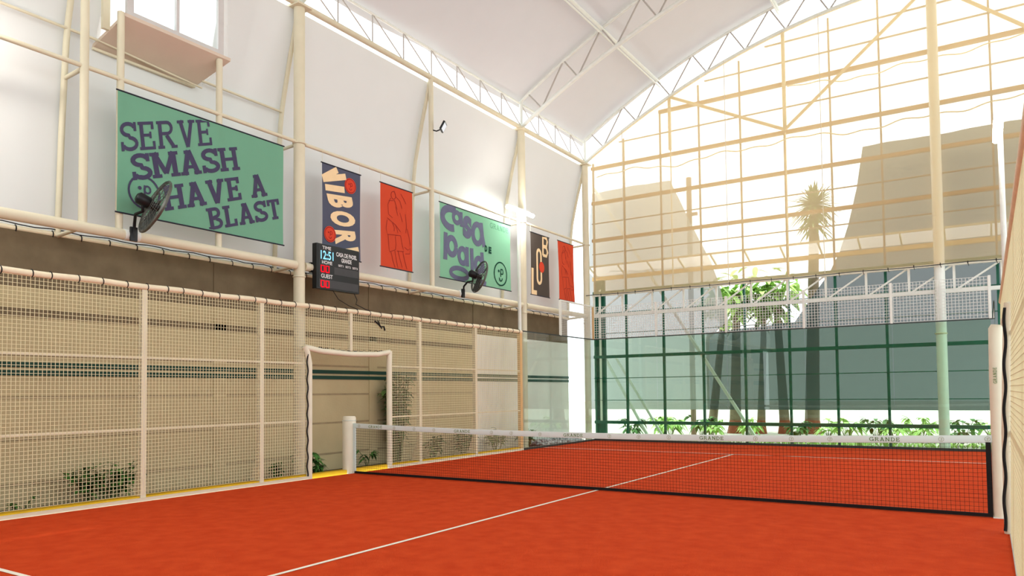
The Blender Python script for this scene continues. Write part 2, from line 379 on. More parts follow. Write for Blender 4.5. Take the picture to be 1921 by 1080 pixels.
mb = MB(); mb.ring((9.0, 10.38, 2.75), (0, 0, 1), .12, .02, 20, 6); mb.build('clamp_band', 'steel', c)
for y, l in ((-4.7, 'slender cream post left of the serve banner'), (2.8, 'slender cream post between the orange banner and the mint banner')):
    mb = MB(); mb.tube([(CX, y, 3.75), (CX, y, 8.46)], .055, 12); lab(mb.build('wall_post', 'steel', None, (CX, y, 3.75)), l, 'post', 'slender posts of the left wall')
# curved ribs with struts back to the frame
RL = ['curved cream rib on the tarpaulin beyond the left frame edge', 'curved cream rib on the tarpaulin beside the slender post far left', 'curved cream rib bowing away behind the column by the scoreboard',
      'curved cream rib bowing away behind the post with the floodlight', 'curved cream rib bowing away behind the lamp column', 'curved cream rib on the tarpaulin in the far left corner']
for y, l in zip(RIBY[1:], RL):
    c = thing('curved_rib', (-1, y, 3.72), l, 'rib', 'curved ribs of the tarpaulin wall')
    mb = MB(); mb.tube([(tarp_x(z)+.02, y, z) for z in frange(3.72, 8.45, .3)], .042, 10); mb.build('rib_pipe', 'steel', c)
    mb = MB(); mb.tube([(CX-.08, y, 5.95), (tarp_x(5.9)+.03, y, 5.93)], .03, 8); mb.build('strut', 'steel', c)
    mb = MB(); mb.tube([(CX-.08, y, 3.75), (tarp_x(3.8)+.03, y, 3.72)], .03, 8); mb.build('strut', 'steel', c)
# long horizontal pipes
mb = MB()
for a, b in ((-14, -8.6), (-8.4, -1.05), (-.85, 6.5), (6.7, 10.2)): mb.tube([(CX, a, 5.97), (CX, b, 5.97)], .032, 10)
lab(mb.build('banner_rail', 'steel', None, (CX, 0, 5.97)), 'thin horizontal cream pipe above the banners that hang from it', 'pipe')
mb = MB()
for a, b in ((-14, -8.6), (-8.4, -1.05), (-.85, 6.5), (6.7, 10.2)): mb.tube([(CX+.02, a, 3.75), (CX+.02, b, 3.75)], .075, 16)
lab(mb.build('lower_rail', 'steel', None, (CX, 0, 3.75)), 'thick horizontal cream pipe under the banners carrying the fans', 'pipe')
mb = MB(); mb.tube([(-.80, -8.4, 6.62), (-.80, -4.3, 6.62)], .022, 8); mb.tube([(-.80, -2.6, 6.62), (-.80, -.95, 6.62)], .022, 8); mb.tube([(-.80, -4.3, 6.62), (-.80, -2.6, 6.5)], .015, 8)
lab(mb.build('wall_pipe', 'steel', None, (-.8, -4.3, 6.62)), 'thin cream pipe against the tarpaulin beside the upper window', 'pipe')
# eave trusses
for (a, b), l in zip(((-8.5, -.95), (-.95, 6.6), (6.6, 10.3)), ('cream eave truss at top left above the window', 'cream eave truss running from the scoreboard column to the lamp column', 'short cream eave truss reaching the far left corner')):
    c = thing('eave_truss', (CX, a, 8.5), l, 'truss', 'eave trusses on the left side')
    for z, r, nm in ((8.5, .06, 'bottom_chord'), (9.14, .028, 'top_chord')):
        mb = MB(); mb.tube([(CX, a+.08, z), (CX, b-.08, z)], r, 12); mb.build(nm, 'steel' if z < 9 else 'white_steel', c)
    n = 8 if b-a > 5 else 4; st = (b-a)/n
    for i in range(n):
        y = a+st*i
        if i: mb = MB(); mb.tube([(CX, y, 8.55), (CX, y, 9.13)], .016, 6); mb.build('vertical', 'grey_steel', c)
        mb = MB(); mb.tube([(CX, y+.03, 9.12), (CX, y+st-.03, 8.55)], .014, 6); mb.build('diagonal', 'grey_steel', c)
# arch trusses
for y, l in ((-.95, 'white arched roof truss above the scoreboard column, mostly out of frame'), (6.6, 'white arched roof truss springing from the lamp column'), (10.3, 'white arched roof truss over the far end wall')):
    c = thing('arch_truss', (CX, y, 8.5), l, 'truss', 'arched roof trusses')
    xe = 18.35
    mb = MB(); mb.tube([(x, y, zbot(x)) for x in frange(-.35, xe, .4)], .055, 10); mb.build('bottom_chord', 'white_steel', c)
    mb = MB(); mb.tube([(x, y, ztop(x)) for x in frange(-.35, xe, .4)], .04, 10); mb.build('top_chord', 'white_steel', c)
    mb = MB(); mb.tube([(CX, y, 8.46), (CX, y, ztop(CX))], .05, 10); mb.build('end_post', 'white_steel', c)
    proto = None; i = 0
    while .29+1.075*i < 17.8:
        xb = .29+1.075*i; xt0 = xb-.40; xt1 = xb+.66
        for p, q in (((xt0, y, ztop(xt0)), (xb, y, zbot(xb))), ((xb, y, zbot(xb)), (xt1, y, ztop(xt1)))):
            if xt1 > 14 : continue
            mb = MB(); mb.tube([p, q], .022, 6); mb.build('web_bar', 'grey_steel', c)
        i += 1
    if y > 10:
        for x, z0 in ((2.4, 8.4), (5.58, 8.34)):
            mb = MB(); mb.tube([(x, y, zbot(x)), (x, y, z0)], .05, 8); mb.build('king_post', 'steel', c)
            mb = MB(); mb.tube([(x, y+.04, z0), (x, y+.04, 4.42)], .018, 6); mb.build('drop_bar', 'steel', c)
        for p, q in (((2.4, y, zbot(2.4)), (5.58, y, 8.34)), ((5.58, y, 8.34), (9.0, y, 11.2)), ((9.0, y, 11.2), (12.4, y, 8.34))):
            mb = MB(); mb.tube([p, q], .045, 8); mb.build('brace', 'steel', c)
for x, l in ((2.06, 'white roof purlin running along the hall nearest the left eave'), (5.45, 'white roof purlin running along the hall farther from the left eave'), (9.0, 'white roof purlin along the ridge of the hall')):
    mb = MB(); z = ztop(x)-.02
    mb.tube([(x, -15.9, z), (x, 10.5, z)], .045, 8); mb.tube([(x, -15.9, z-.13), (x, 10.5, z-.13)], .022, 8)
    lab(mb.build('roof_purlin', 'white_steel', None, (x, 0, z)), l, 'purlin', 'roof purlins')
# diagonal ties between the end bays near the eave
# ---- end wall lattice
LY = 10.78
LX = [-.30, .74, 1.92, 3.1, 4.28, 5.46, 6.63, 7.81, 10.17, 11.35, 12.53]
c = thing('steel_lattice', (5, LY, 0), 'tall green steel bar lattice closing the far end of the hall', 'lattice')
for x in LX:
    mb = MB(); mb.box((x-.03, LY-.04, -.05), (x+.03, LY+.04, 4.56)); mb.build('mullion', 'green_steel', c)
    mb = MB(); mb.box((x-.022, LY-.03, 4.56), (x+.022, LY+.03, zbot(x)+.05)); mb.build('upper_mullion', 'taupe', c)['label'] = 'cream painted upper mullion'  # mullions coloured taupe above the green part
mb = MB(); mb.box((-.30, LY+.04, -.05), (-.02, LY+.16, 4.9)); mb.build('corner_post', 'green_steel', c)
mb = MB(); mb.box((-.15, LY-.06, .5), (-.08, LY-.045, 4.6)); mb.build('edge_strip', 'white_steel', c)
def span(z):
    x0 = -.35
    while zbot(x0) < z-.05: x0 += .05
    return x0
for z in (.52, 2.52, 4.5, 6.15, 7.32, 8.42, 9.75):
    mb = MB(); mb.box((span(z), LY-.07, z-.045), (12.6, LY+.05, z+.045)); mb.build('girt', 'green_steel' if z < 4.6 else 'ochre', c)
for z in (1.19, 1.86, 3.24, 3.86, 5.72, 6.68, 9.1, 10.35, 10.9):
    mb = MB(); mb.box((span(z), LY-.06, z-.010), (12.6, LY+.02, z+.010)); mb.build('thin_rail', 'green_steel' if z < 4.6 else 'taupe', c)
# lattice girder under the netting
c = thing('lattice_girder', (0, 10.42, 3.75), 'white lattice girder crossing the end wall just under the cream netting', 'girder')
GY = 10.5
for z, r in ((3.76, .045), (4.40, .035)):
    mb = MB(); mb.bar((-.25, GY, z), (12, GY, z), r*2); mb.build('chord', 'white_steel', c)
gx = [-.2+.95*i for i in range(13)]
for i, x in enumerate(gx):
    mb = MB(); mb.bar((x, GY, 3.8), (x, GY, 4.37), .055); mb.build('vertical', 'white_steel', c)
    if i+1 < len(gx): mb = MB(); mb.bar((x+.04, GY+.01, 3.79), (gx[i+1]-.04, GY+.01, 4.37), .04); mb.build('diagonal', 'white_steel', c)
# cream netting
NY = 10.16
mb = MB(); xs = frange(-.05, 12.0, .5)
mb.grid(lambda x, v: (x, NY+.03*math.sin(x*2.1)*math.sin(v*3), 4.38+(zbot(x)-.1-4.38)*v), xs, frange(0, 1, .12))
c = thing('hanging_net', (5, NY, 4.38), 'cream see-through netting hung across the upper end wall', 'netting')
mb.build('net_sheet', 'net', c)
mb = MB(); mb.tube([(x, NY, 4.38-.02*math.sin(PI*((x+.05) % 2.4)/2.4)) for x in frange(-.3, 12, .3)], .012, 6); mb.build('hem_cable', 'trim', c)
t0 = None
for i, x in enumerate(frange(.2, 11.8, .55)):
    if t0 is None:
        mb = MB(); mb.ring((x, NY, 4.37), (1, .2, 0), .028, .008, 10, 4); mb.tube([(x, NY-.02, 4.36), (x+.02, NY-.03, 4.28)], .006, 4); t0 = mb.build('cord_tie', 'cord', c); x00 = x
    else: dup(t0, c, (x-x00, 0, random.uniform(-.01, .01)))
for i, x in enumerate((4.05, 6.5, .98)):
    mb = MB(); mb.tube([(x, NY-.03, 4.4), (x, NY-.03, zbot(x)-.05)], .009, 5); mb.build('suspension_cable', 'steel', c)
# loose cables along the end wall
for z, a, b, l in ((8.1, -.1, 12, 'loose cable sagging along the middle girt of the end wall'), (9.5, 5.6, 12, 'loose cable sagging below the highest girt of the end wall')):
    mb = MB(); mb.tube([(x, 10.6, z+.10*math.sin(x*1.9)*math.sin(x*.7)+.03*math.sin(x*7)) for x in frange(a, b, .12)], .018, 5)
    lab(mb.build('power_cable', 'steel', None, (5, 10.6, z)), l, 'cable', 'loose cables on the end wall')
# awning outside the lattice
c = thing('awning', (5, 11.1, 5.2), 'shallow white sheet awning on struts outside the lattice', 'awning')
for i, x in enumerate(frange(-.5, 12, .96)):
    mb = MB(); mb.bar((x, LY+.06, 5.32), (x, 11.42, 5.09), .04); mb.build('strut', 'steel', c)
mb = MB(); mb.bar((-.7, LY+.06, 5.36), (12.1, LY+.06, 5.36), .05); mb.build('back_rail', 'steel', c)
mb = MB(); mb.box((-.7, 11.40, 5.0), (12.1, 11.48, 5.12)); mb.build('gutter', 'tan', c)
mb = MB(); mb.grid(lambda x, y: (x, y, 5.40-(y-LY)*.36), frange(-.7, 12.1, 1.6), [LY+.08, 11.46]); mb.build('sheeting', 'awning', c)

# ================================================================== COURT ENCLOSURE
def panel(mb, fn, u0, u1, v0, v1, w=.0052, st=.05):
    """welded mesh panel: fn(u,v)->point"""
    for u in frange(u0, u1, st): mb.wire(fn(u, v0), fn(u, v1), w)
    for v in frange(v0, v1, st): mb.wire(fn(u0, v), fn(u1, v), w)
# left fence
c = thing('mesh_fence', (0, 0, 0), 'cream welded mesh fence with posts along the left side of the court', 'fence')
fl = lambda y, z: (-.03, y, z)
for a, b, z0, z1 in ((-8, -6, .1, 2.96), (-6, -4, .1, 2.96), (-4, -2, .1, 2.96), (-2, -1.02, .1, 2.96), (-1.02, 1.06, 2.27, 2.96), (1.06, 2, .1, 2.96), (2, 4, .1, 2.96), (4, 5.95, .1, 2.96)):
    mb = MB(); panel(mb, fl, a+.02, b-.02, z0, z1); mb.build('mesh_panel', 'wire', c)
for y in (-8, -6, -4, -2, 2, 4):
    mb = MB(); mb.box((-.11, y-.04, 0), (-.03, y+.04, 3.0)); p = mb.build('post', 'steel', c)
    mb = MB(); mb.prism([(-.11, y-.02, 0), (-.30, y-.02, 0), (-.30, y-.02, .03), (-.13, y-.02, .5), (-.11, y-.02, .5)], (0, .02, 0)); mb.build('gusset', 'steel', p)
mb = MB(); mb.box((-.11, 5.9, 0), (-.02, 6.0, 3.02)); mb.build('end_post', 'tan', c)
mb = MB(); mb.box((-.075, -.03, 2.26), (-.02, .03, 3.0)); mb.build('short_post', 'steel', c)
for z in (1.0, 2.0):
    for a, b in ((-8, -1.03), (1.06, 5.9)):
        mb = MB(); mb.box((-.05, a, z-.016), (-.033, b, z+.016)); mb.build('rail', 'steel', c)
for a, b in ((-8, -1.03), (1.06, 6)):
    mb = MB(); mb.box((-.09, a, 0.0), (-.005, b, .05)); mb.build('bottom_rail', 'steel', c)
mb = MB(); mb.tube([(-.04, y, 3.0+.006*math.sin(y*5)) for y in frange(-8, 6, .25)], .042, 10); mb.build('top_pad', 'foam', c)
t0 = None
for y in frange(-7.9, 5.9, .3):
    if t0 is None:
        mb = MB(); mb.ring((-.04, y, 3.0), (0, 1, .08), .046, .007, 12, 4); t0 = mb.build('tie_cord', 'cord', c); y00 = y
    else: dup(t0, c, (0, y-y00+random.uniform(-.05, .05), 0))
mb = MB(); mb.tube([(-.01, .62, 2.86), (-.0, .72, 2.80), (-.01, .78, 2.76), (0, .86, 2.77), (-.01, .9, 2.70)], .016, 6); mb.tube([(-.01, .70, 2.88), (0, .80, 2.72)], .01, 5); mb.build('cord_knot', 'cord', c)
# padded doorway in the left fence
c = thing('padded_doorway', (-.04, 0, 0), 'white padded frame around the open doorway in the left fence', 'door frame', 'padded doorways')
mb = MB(); mb.tube([(-.04, -1.0, 0), (-.04, -1.0, 1.7), (-.04, -1.0, 2.0), (-.04, -1.05, 2.2), (-.04, -1.11, 2.3)], .055, 14); j = mb.build('jamb_pad', 'pad', c)
mb = MB(); mb.tube([(-.0, -1.07+.012*math.sin(z*21), z) for z in frange(.05, 2.2, .03)], .012, 5); mb.build('lacing_cord', 'cord', j)
mb = MB(); mb.tube([(-.04, 1.05, 0), (-.04, 1.05, 2.0), (-.04, 1.06, 2.3)], .055, 14); mb.build('jamb_pad', 'pad', c)
mb = MB(); mb.tube([(-.04, -1.1, 2.28), (-.04, -.7, 2.225), (-.04, 0, 2.2), (-.04, .7, 2.22), (-.04, 1.06, 2.28)], .05, 14); h = mb.build('header_pad', 'pad', c)
mb = MB(); mb.tube([(-.04, y, 2.265+.008*math.sin(y*40)+.04*(abs(y)**2)) for y in frange(-.8, .9, .03)], .009, 5); mb.build('lacing_cord', 'cord', h)
# right fence
fr = lambda y, z: (10.04+.03*z, y, z)
c = thing('mesh_fence', (10.05, -3, 0), 'cream welded mesh fence along the right edge beside the camera', 'fence')
for a, b, z0, z1 in ((-8, -6, .02, 2.97), (-6, -4, .02, 2.97), (-4, -2, .02, 2.97), (-2, -1.02, .02, 2.97), (-1.02, 1.04, 2.27, 2.97), (1.04, 2, .02, 2.97), (2, 4, .02, 2.97), (4, 6, .02, 2.97)):
    mb = MB(); panel(mb, fr, a+.02, b-.02, z0, z1); mb.build('mesh_panel', 'wire', c)
for y in (-8, -6, -4, -2, 2, 4, 6):
    mb = MB(); mb.prism([(10.06, y-.04, 0), (10.13, y-.04, 0), (10.22, y-.04, 3.0), (10.15, y-.04, 3.0)], (0, .08, 0)); mb.build('post', 'steel', c)
for z in (1.0, 2.0):
    for a, b in ((-8, -1.03), (1.06, 6)):
        mb = MB(); mb.box((10.05+.03*z, a, z-.016), (10.065+.03*z, b, z+.016)); mb.build('rail', 'steel', c)
mb = MB(); mb.tube([(10.14, y, 2.99) for y in frange(-8, 6, .5)], .04, 10); mb.build('top_pad', 'foam', c)
c = thing('padded_doorway', (10.04, 0, 0), 'white padded frame of the doorway in the right fence, laced with black cord', 'door frame', 'padded doorways')
mb = MB(); mb.tube([(10.035, -1.0, .0), (10.04, -1.0, 1.0), (10.08, -1.0, 2.0), (10.10, -1.02, 2.3)], .05, 14); j = mb.build('jamb_pad', 'pad', c)
mb = MB(); mb.tube([(9.99+.03*z+.008*math.sin(z*14), -1.05, z) for z in frange(.03, 2.25, .03)], .015, 5); mb.build('lacing_cord', 'cord', j)
mb = MB(); mb.tube([(10.035, 1.02, .0), (10.04, 1.02, 1.0), (10.08, 1.02, 2.0), (10.1, 1.04, 2.3)], .05, 14); mb.build('jamb_pad', 'pad', c)
mb = MB(); mb.tube([(10.1, -1.0, 2.27), (10.1, 0, 2.22), (10.1, 1.02, 2.27)], .045, 14); mb.build('header_pad', 'pad', c)
# glass panes
BL = ['back wall glass pane at the far left corner', 'back wall glass pane second from the left corner', 'middle glass pane of the back wall, in front of the tree trunks', 'back wall glass pane just left of the white column', 'back wall glass pane at the far right corner']
for i in range(5):
    mb = MB(); mb.box((2*i+.006, 10.0, .05), (2*i+1.994, 10.012, 3.0)); lab(mb.build('glass_pane', 'glass', None, (2*i+1, 10, .05)), BL[i], 'glass', 'glass panes of the court')
for (x, a, b, l) in ((-.012, 6.03, 7.995, 'left side glass pane beside the mesh fence'), (-.012, 8.005, 9.99, 'left side glass pane next to the far corner'), (10.03, 6.06, 7.995, 'right side glass pane nearer the camera, seen edge on'), (10.03, 8.005, 9.99, 'right side glass pane at the far corner, seen edge on')):
    mb = MB(); mb.box((x, a, .05), (x+.012, b, 3.0)); lab(mb.build('glass_pane', 'sideglass', None, (x, (a+b)/2, .05)), l, 'glass', 'glass panes of the court')
mb = MB(); mb.box((-.02, 10.0, 3.0), (10.04, 10.02, 3.03)); mb.box((-.02, 6.0, 3.0), (0, 10.02, 3.03)); mb.box((10.02, 6.0, 3.0), (10.04, 10.0, 3.022)); mb.box((0, 9.99, .0), (10.03, 10.03, .06)); mb.box((-.03, 6, 0), (.01, 10, .05))
lab(mb.build('glass_edge_trim', 'trim', None, (5, 10, 3)), 'dark steel edge trim along the top and foot of the glass walls', 'trim')
# mesh above the back glass
c = thing('mesh_screen', (5, 10, 3.02), 'white welded mesh screen standing on top of the back glass', 'fence', 'mesh screens above the glass')
for i in range(5):
    mb = MB(); panel(mb, lambda u, v: (u, 10.01, v), 2*i+.04, 2*i+1.96, 3.04, 3.98, .009, .072); mb.build('mesh_panel', 'white_wire', c)
for i in range(6):
    mb = MB(); mb.box((2*i-.035, 9.985, 3.02), (2*i+.02, 10.03, 4.0)); mb.build('post', 'tan' if i == 0 else 'white_steel', c)
c = thing('mesh_screen', (0, 9, 3.02), 'short white mesh screen above the left glass by the corner', 'fence', 'mesh screens above the glass')
mb = MB(); panel(mb, lambda u, v: (-.01, u, v), 8.04, 9.96, 3.04, 3.98, .005); mb.build('mesh_panel', 'white_wire', c)
mb = MB(); mb.box((-.03, 7.96, 3.02), (.02, 8.02, 4.0)); mb.build('post', 'white_steel', c)
mb = MB(); mb.box((-.03, 8.0, 3.98), (.01, 9.98, 4.02)); mb.build('top_rail', 'white_steel', c)
# tennis net
def nz(x): return .845+.075*((x-5)/4.9)**2
c = thing('court_net', (5, 0, 0), 'black court net with white printed top band across the red court', 'net')
mb = MB(); X0, X1 = .06, 9.9
def ny(x, z): return .012*math.sin(x*1.7)*math.sin(z*3.4)
for x in frange(X0, X1, .045): mb.tube([(x, ny(x, z), z) for z in (.03, nz(x)*.5, nz(x)-.05)], .0016, 4, False)
for k in range(1, 18):
    mb.tube([(x, ny(x, nz(x)*k/18), .02+(nz(x)-.06)*k/18) for x in frange(X0, X1, .24)], .0016, 4, False)
mb.build('netting', 'net_black', c)
mb = MB(); mb.grid(lambda x, v: (x, -.008, nz(x)-.085*v), frange(X0, X1+.04, .2), [0, 1]); mb.grid(lambda x, v: (x, .008, nz(x)-.085*v), frange(X0, X1+.04, .2), [0, 1])
mb.grid(lambda x, v: (x, -.008+.016*v, nz(x)), frange(X0, X1+.04, .2), [0, 1]); band = mb.build('top_band', 'band', c)
G, gw = slab_text('GRANDE', .16, .14)
for x in (.58, 2.525, 4.61, 6.725, 8.83):
    mb = MB()
    P = fit(G, gw, (x-.165, nz(x)-.066), (x+.165, nz(x)-.066), (0, .046))
    for k in P: mb.add([(p[0], -.0105, p[1]) for p in k], [tuple(range(len(k)))])
    mb.build('lettering', 'olive', band)
PALE = mat('pale_olive_print', (176, 184, 158), .7, noise=.05)
for x in (.18, 1.03, 1.49, 1.93, 3.12, 3.5, 4.03, 5.21, 5.67, 6.12, 7.31, 7.76, 8.22, 9.42, 9.87):
    mb = MB()
    for k in mark_face((x, nz(x)-.043), .026, .005): mb.add([(p[0], -.0105, p[1]) for p in k], [tuple(range(len(k)))])
    mb.build('emblem_print', PALE, band)
mb = MB(); mb.box((X0, -.012, .006), (X1, .012, .045)); mb.build('bottom_band', 'net_black', c)
mb = MB(); mb.box((.03, -.012, .02), (.085, .012, .92)); mb.build('side_band', 'band', c)
mb = MB(); mb.box((X1-.05, -.008, .03), (X1, .008, .84)); mb.build('side_band', 'net_black', c)
c = thing('net_post', (-.1, .02, 0), 'thick cream padded net post at the left end of the net', 'net post', 'net posts')
mb = MB(); mb.tube([(-.1, .02, 0), (-.1, .02, 1.02), (-.1, .02, 1.05)], [.125, .125, .105], 24); mb.build('padding', 'pad', c)
mb = MB(); mb.box((-.2, -.10, 0), (.02, .14, .012)); mb.build('base_plate', 'white_steel', c)
mb = MB(); mb.ring((-.1, .02, .97), (0, 0, 1), .126, .006, 24, 5); mb.build('strap', 'band', c)
c = thing('net_post', (9.985, .03, 0), 'tall cream padded post at the right end of the net', 'net post', 'net posts')
mb = MB(); mb.tube([(9.975, .03, 0), (9.98, .03, 1.6), (9.985, .03, 2.12), (9.99, .03, 2.16)], [.075, .075, .072, .05], 18); pd = mb.build('padding', 'pad', c)
mb = MB(); t, w = slab_text('GRANDE', .15, .14)
for k in fit(t, w, (9.95, 1.5), (9.95, 1.68), (-.035, 0)): mb.add([(p[0]+.03, -.05, p[1]) for p in k], [tuple(range(len(k)))])
mb.build('lettering', 'olive', pd)
mb = MB(); mb.box((9.90, -.05, 0), (10.02, .11, .01)); mb.build('base_plate', 'white_steel', c)

# ================================================================== LAMPS
def lamp(x, y, z, l, g, s=1):
    c = thing('led_lamp_post', (x, y, 0), l, 'lamp', g)
    mb = MB(); mb.tube([(x, y, 0), (x, y, z-.05)], .045, 12); mb.build('pole', 'white_steel', c)
    mb = MB(); mb.box((x-.05, y-.5, z+.035), (x+.05, y+.5, z+.08)); mb.box((x-.03, y-.06, z-.06), (x+.03, y+.06, z+.04)); mb.build('housing', 'alu', c)
    mb = MB(); mb.tube([(x+.06*s, y-.62, z), (x+.06*s, y+.62, z)], .05, 12); mb.build('led_tube', 'lamp', c)
lamp(-.16, 6.12, 6.12, 'white pole with a glowing bar lamp on the left, in front of the column', 'court lamps')
lamp(10.22, 6.1, 6.12, 'white pole with a glowing bar lamp beyond the right fence', 'court lamps', -1)
lamp(-.16, -6.75, 6.12, 'white pole with a glowing bar lamp beyond the left frame edge', 'court lamps')
lamp(10.22, -7.0, 6.12, 'white pole with a glowing bar lamp beside the camera, out of frame', 'court lamps', -1)
c = thing('floodlight', (-.28, 2.8, 7.35), 'small black framed floodlight clamped to the slender post', 'floodlight')
q = Matrix.Rotation(.5, 4, 'Z') @ Matrix.Rotation(.5, 4, 'Y'); o = Vector((-.12, 2.94, 7.38))
def fb(a, b):
    m = MB(); m.box(a, b); m.v = [o+q @ v for v in m.v]; return m
fb((-.02, -.14, -.1), (.02, .14, .1)).build('body', 'black', c); fb((.021, -.115, -.078), (.026, .115, .078)).build('lens', 'floodlens', c)
mb = MB(); mb.tube([(-.30, 2.8, 7.3), (-.24, 2.85, 7.28), (-.14, 2.9, 7.32)], .014, 6); mb.build('bracket', 'black', c)

# ================================================================== BANNERS
BX = -.31
def banner(name, y0, z0, w, h, m, label, layers, group='hanging banners', amp=.012, cords=True, sk=0):
    c = thing(name, (BX, y0+w/2, z0), label, 'banner', group)
    ph = random.uniform(0, 6)
    wv = lambda a, b: BX+amp*math.sin(a*3.3+b*1.2+ph)*math.sin(PI*min(1, max(0, b/h)))
    mb = MB(); mb.grid(lambda a, b: (wv(a, b), y0+a+sk*(1-b/h), z0+b), frange(0, w, .1), frange(0, h, .1)); mb.build('cloth', m, c)
    for k, (nm, lm, polys) in enumerate(layers):
        mb = MB()
        for p in polys:
            mb.add([(wv(a, b)+.007+.002*k, y0+a+sk*(1-b/h), z0+b) for a, b in p], [tuple(range(len(p)))])
        mb.build(nm, lm, c)
    for b in (0, h):
        mb = MB(); mb.tube([(BX, y0-.02+sk*(1-b/h), z0+b), (BX, y0+w+.02+sk*(1-b/h), z0+b)], .012, 8); mb.build('hem_rod', 'hem', c)
    if cords:
        for a in (.01, w-.01):
            mb = MB(); mb.tube([(BX, y0+a, z0+h), (CX+.03, y0+a, 5.98)], .004, 4); mb.build('hanging_cord', 'steel', c)
    return c
P1 = []
for txt, bl, br, hh in (('SERVE', (.06, .87), (1.53, 1.37), (-.05, .40)), ('SMASH', (.24, .50), (2.03, 1.10), (-.07, .36)), ('HAVE A', (.74, .16), (2.6, .80), (-.07, .36)), ('BLAST', (1.47, .0), (2.9, .47), (-.07, .33))):
    t, w = slab_text(txt, .15 if txt == 'SERVE' else .19, .05); P1 += fit(t, w, bl, br, hh)
P1 = [k for k in P1]
banner('hanging_banner', -4.26, 4.05, 2.92, 1.74, 'b_green', 'large green banner reading serve smash have a blast', [('lettering', 'ink', [tuple((min(2.9, max(.01, a)), min(1.72, max(.02, b))) for a, b in k) for k in P1]), ('face_emblem', 'ink', mark_face((.40, .36), .235, .03))])
# slate banner: letters turned on their side, reading downwards
def down(txt, bl, br, tl, bold=.03): return quad_fit(font_polys(txt, bold), bl, br, tl)
P2 = []
def sideq(ch, a0, b1, a1, b0, tilt=.07):   # letter whose up points to +a; reads toward -b
    return quad_fit(font_polys(ch, .055), (a0, b1), (a0+tilt, b0), (a1-tilt+.07, b1+tilt))
P2 += ribbon([(.07, 1.36), (.02, 1.45), (.5, 1.66)], .11)[0:0]
P2 += seg((.01, 1.42), (.38, 1.66), .12)+seg((.01, 1.40), (.60, 1.58), .12)
P2 += seg((.07, 1.26), (.57, 1.32), .12)
P2 += sideq('B', .10, 1.15, .76, .92); P2 += sideq('O', .16, .86, .82, .58); P2 += sideq('R', .26, .50, .84, .24); P2 += seg((.52, .12), (.94, .23), .11)
fc = lambda c, r: [('dot_print', 'red_ink', disc2(c, r, r)), ('dot_face', 'dred', mark_face(c, r*.86, r*.09))]
banner('hanging_banner', -.45, 4.03, .99, 1.71, 'b_slate', 'slate blue banner with cream sideways letters behind the scoreboard', [('lettering', 'cream_ink', P2)]+fc((.72, 1.43), .15)+fc((.18, .40), .15))
def player(mx, my, s):
    L = [[(.30, 1.45), (.22, 1.30), (.24, 1.1), (.36, 1.05)], [(.24, 1.38), (.42, 1.42), (.5, 1.25)], [(.2, 1.02), (.3, .98), (.45, .92), (.6, .80)], [(.2, .98), (.16, .8), (.2, .68), (.6, .72)],
         [(.22, .68), (.24, .42), (.26, .33), (.44, .40)], [(.44, .68), (.46, .52), (.44, .40)], [(.6, .72), (.66, .5), (.70, .40), (.48, .38)], [(.30, .34), (.36, .15), (.42, .03)], [(.42, .38), (.46, .2), (.5, .03)],
         [(.52, .38), (.58, .2), (.64, .06)], [(.66, .4), (.72, .2), (.78, .04)], [(.36, .95), (.42, .85), (.40, .78)], [(.45, .92), (.5, .82), (.52, .76)], [(.45, 1.30), (.52, 1.12), (.58, 1.2), (.66, 1.02)],
         [(.6, 1.6), (.7, 1.5), (.76, 1.42)], [(.74, 1.2), (.78, .95), (.76, .8)], [(.8, .9), (.86, .72), (.9, .56)], [(.72, .5), (.82, .45), (.9, .5), (.88, .38), (.74, .36)], [(.4, 1.62), (.46, 1.5), (.58, 1.44), (.64, 1.3)]]
    o = []
    for l in L: o += ribbon([(mx+a*s, my+b) for a, b in l], .011)
    return o+circle2((mx+.38*s, my+1.52), .07, .08, .011, 14)
banner('hanging_banner', 1.11, 4.03, .98, 1.71, 'b_red', 'orange red banner with faint line drawing, right of the scoreboard', [('line_drawing', 'dred', player(0, 0, 1.02))])
P4 = []
def gl(ch, x0, x1, z0, z1, sh=.0, bold=.07): return quad_fit(font_polys(ch, bold), (x0, z0), (x1, z0+sh), (x0, z1))
P4 += ribbon(arc(.42, 1.40, .33, .22, 60, 290, 14), .17)
ov = lambda cx, cy, rx, ry, t: ribbon(arc(cx, cy, rx, ry, 0, 360, 22), t)
P4 += ov(.64, 1.46, .13, .12, .11)+seg((.83, 1.28), (.80, 1.62), .11)
P4 += gl('s', .88, 1.22, 1.04, 1.58, .0, .08)
P4 += ov(1.45, 1.22, .18, .23, .14)+ribbon([(1.60, 1.52), (1.64, 1.2), (1.72, .95)], .14)
P4 += ov(.43, .76, .17, .19, .14)+seg((.18, .42), (.20, 1.04), .14)
P4 += ov(.86, .60, .15, .17, .13)+seg((1.04, .38), (1.04, .84), .13)
P4 += seg((1.24, .32), (1.22, .84), .13)+ov(1.5, .48, .13, .16, .13)+seg((1.68, .30), (1.62, .80), .13)
P4 += ov(.72, .17, .34, .12, .11)+ribbon([(1.36, .22), (1.55, .10), (1.80, .05)], .12)
P4b = gl('D', 1.74, 1.84, .84, 1.0)+gl('E', 1.9, 2.02, .82, .99)
t, w = slab_text('GRANDE', .12, .14); P4c = fit(t, w, (1.98, 1.47), (2.82, 1.47), (0, .13))
banner('hanging_banner', 3.03, 4.05, 2.92, 1.7, 'b_mint', 'large mint green banner reading casa de padel with a ring face', [('lettering', 'ink2', P4), ('small_lettering', 'inkd', P4b), ('side_lettering', 'inkl', P4c), ('face_emblem', 'inkd', mark_face((2.43, .38), .29, .034))])
P5 = seg((.07, .03), (.07, .72), .11)+seg((.02, .07), (.30, .07), .12)
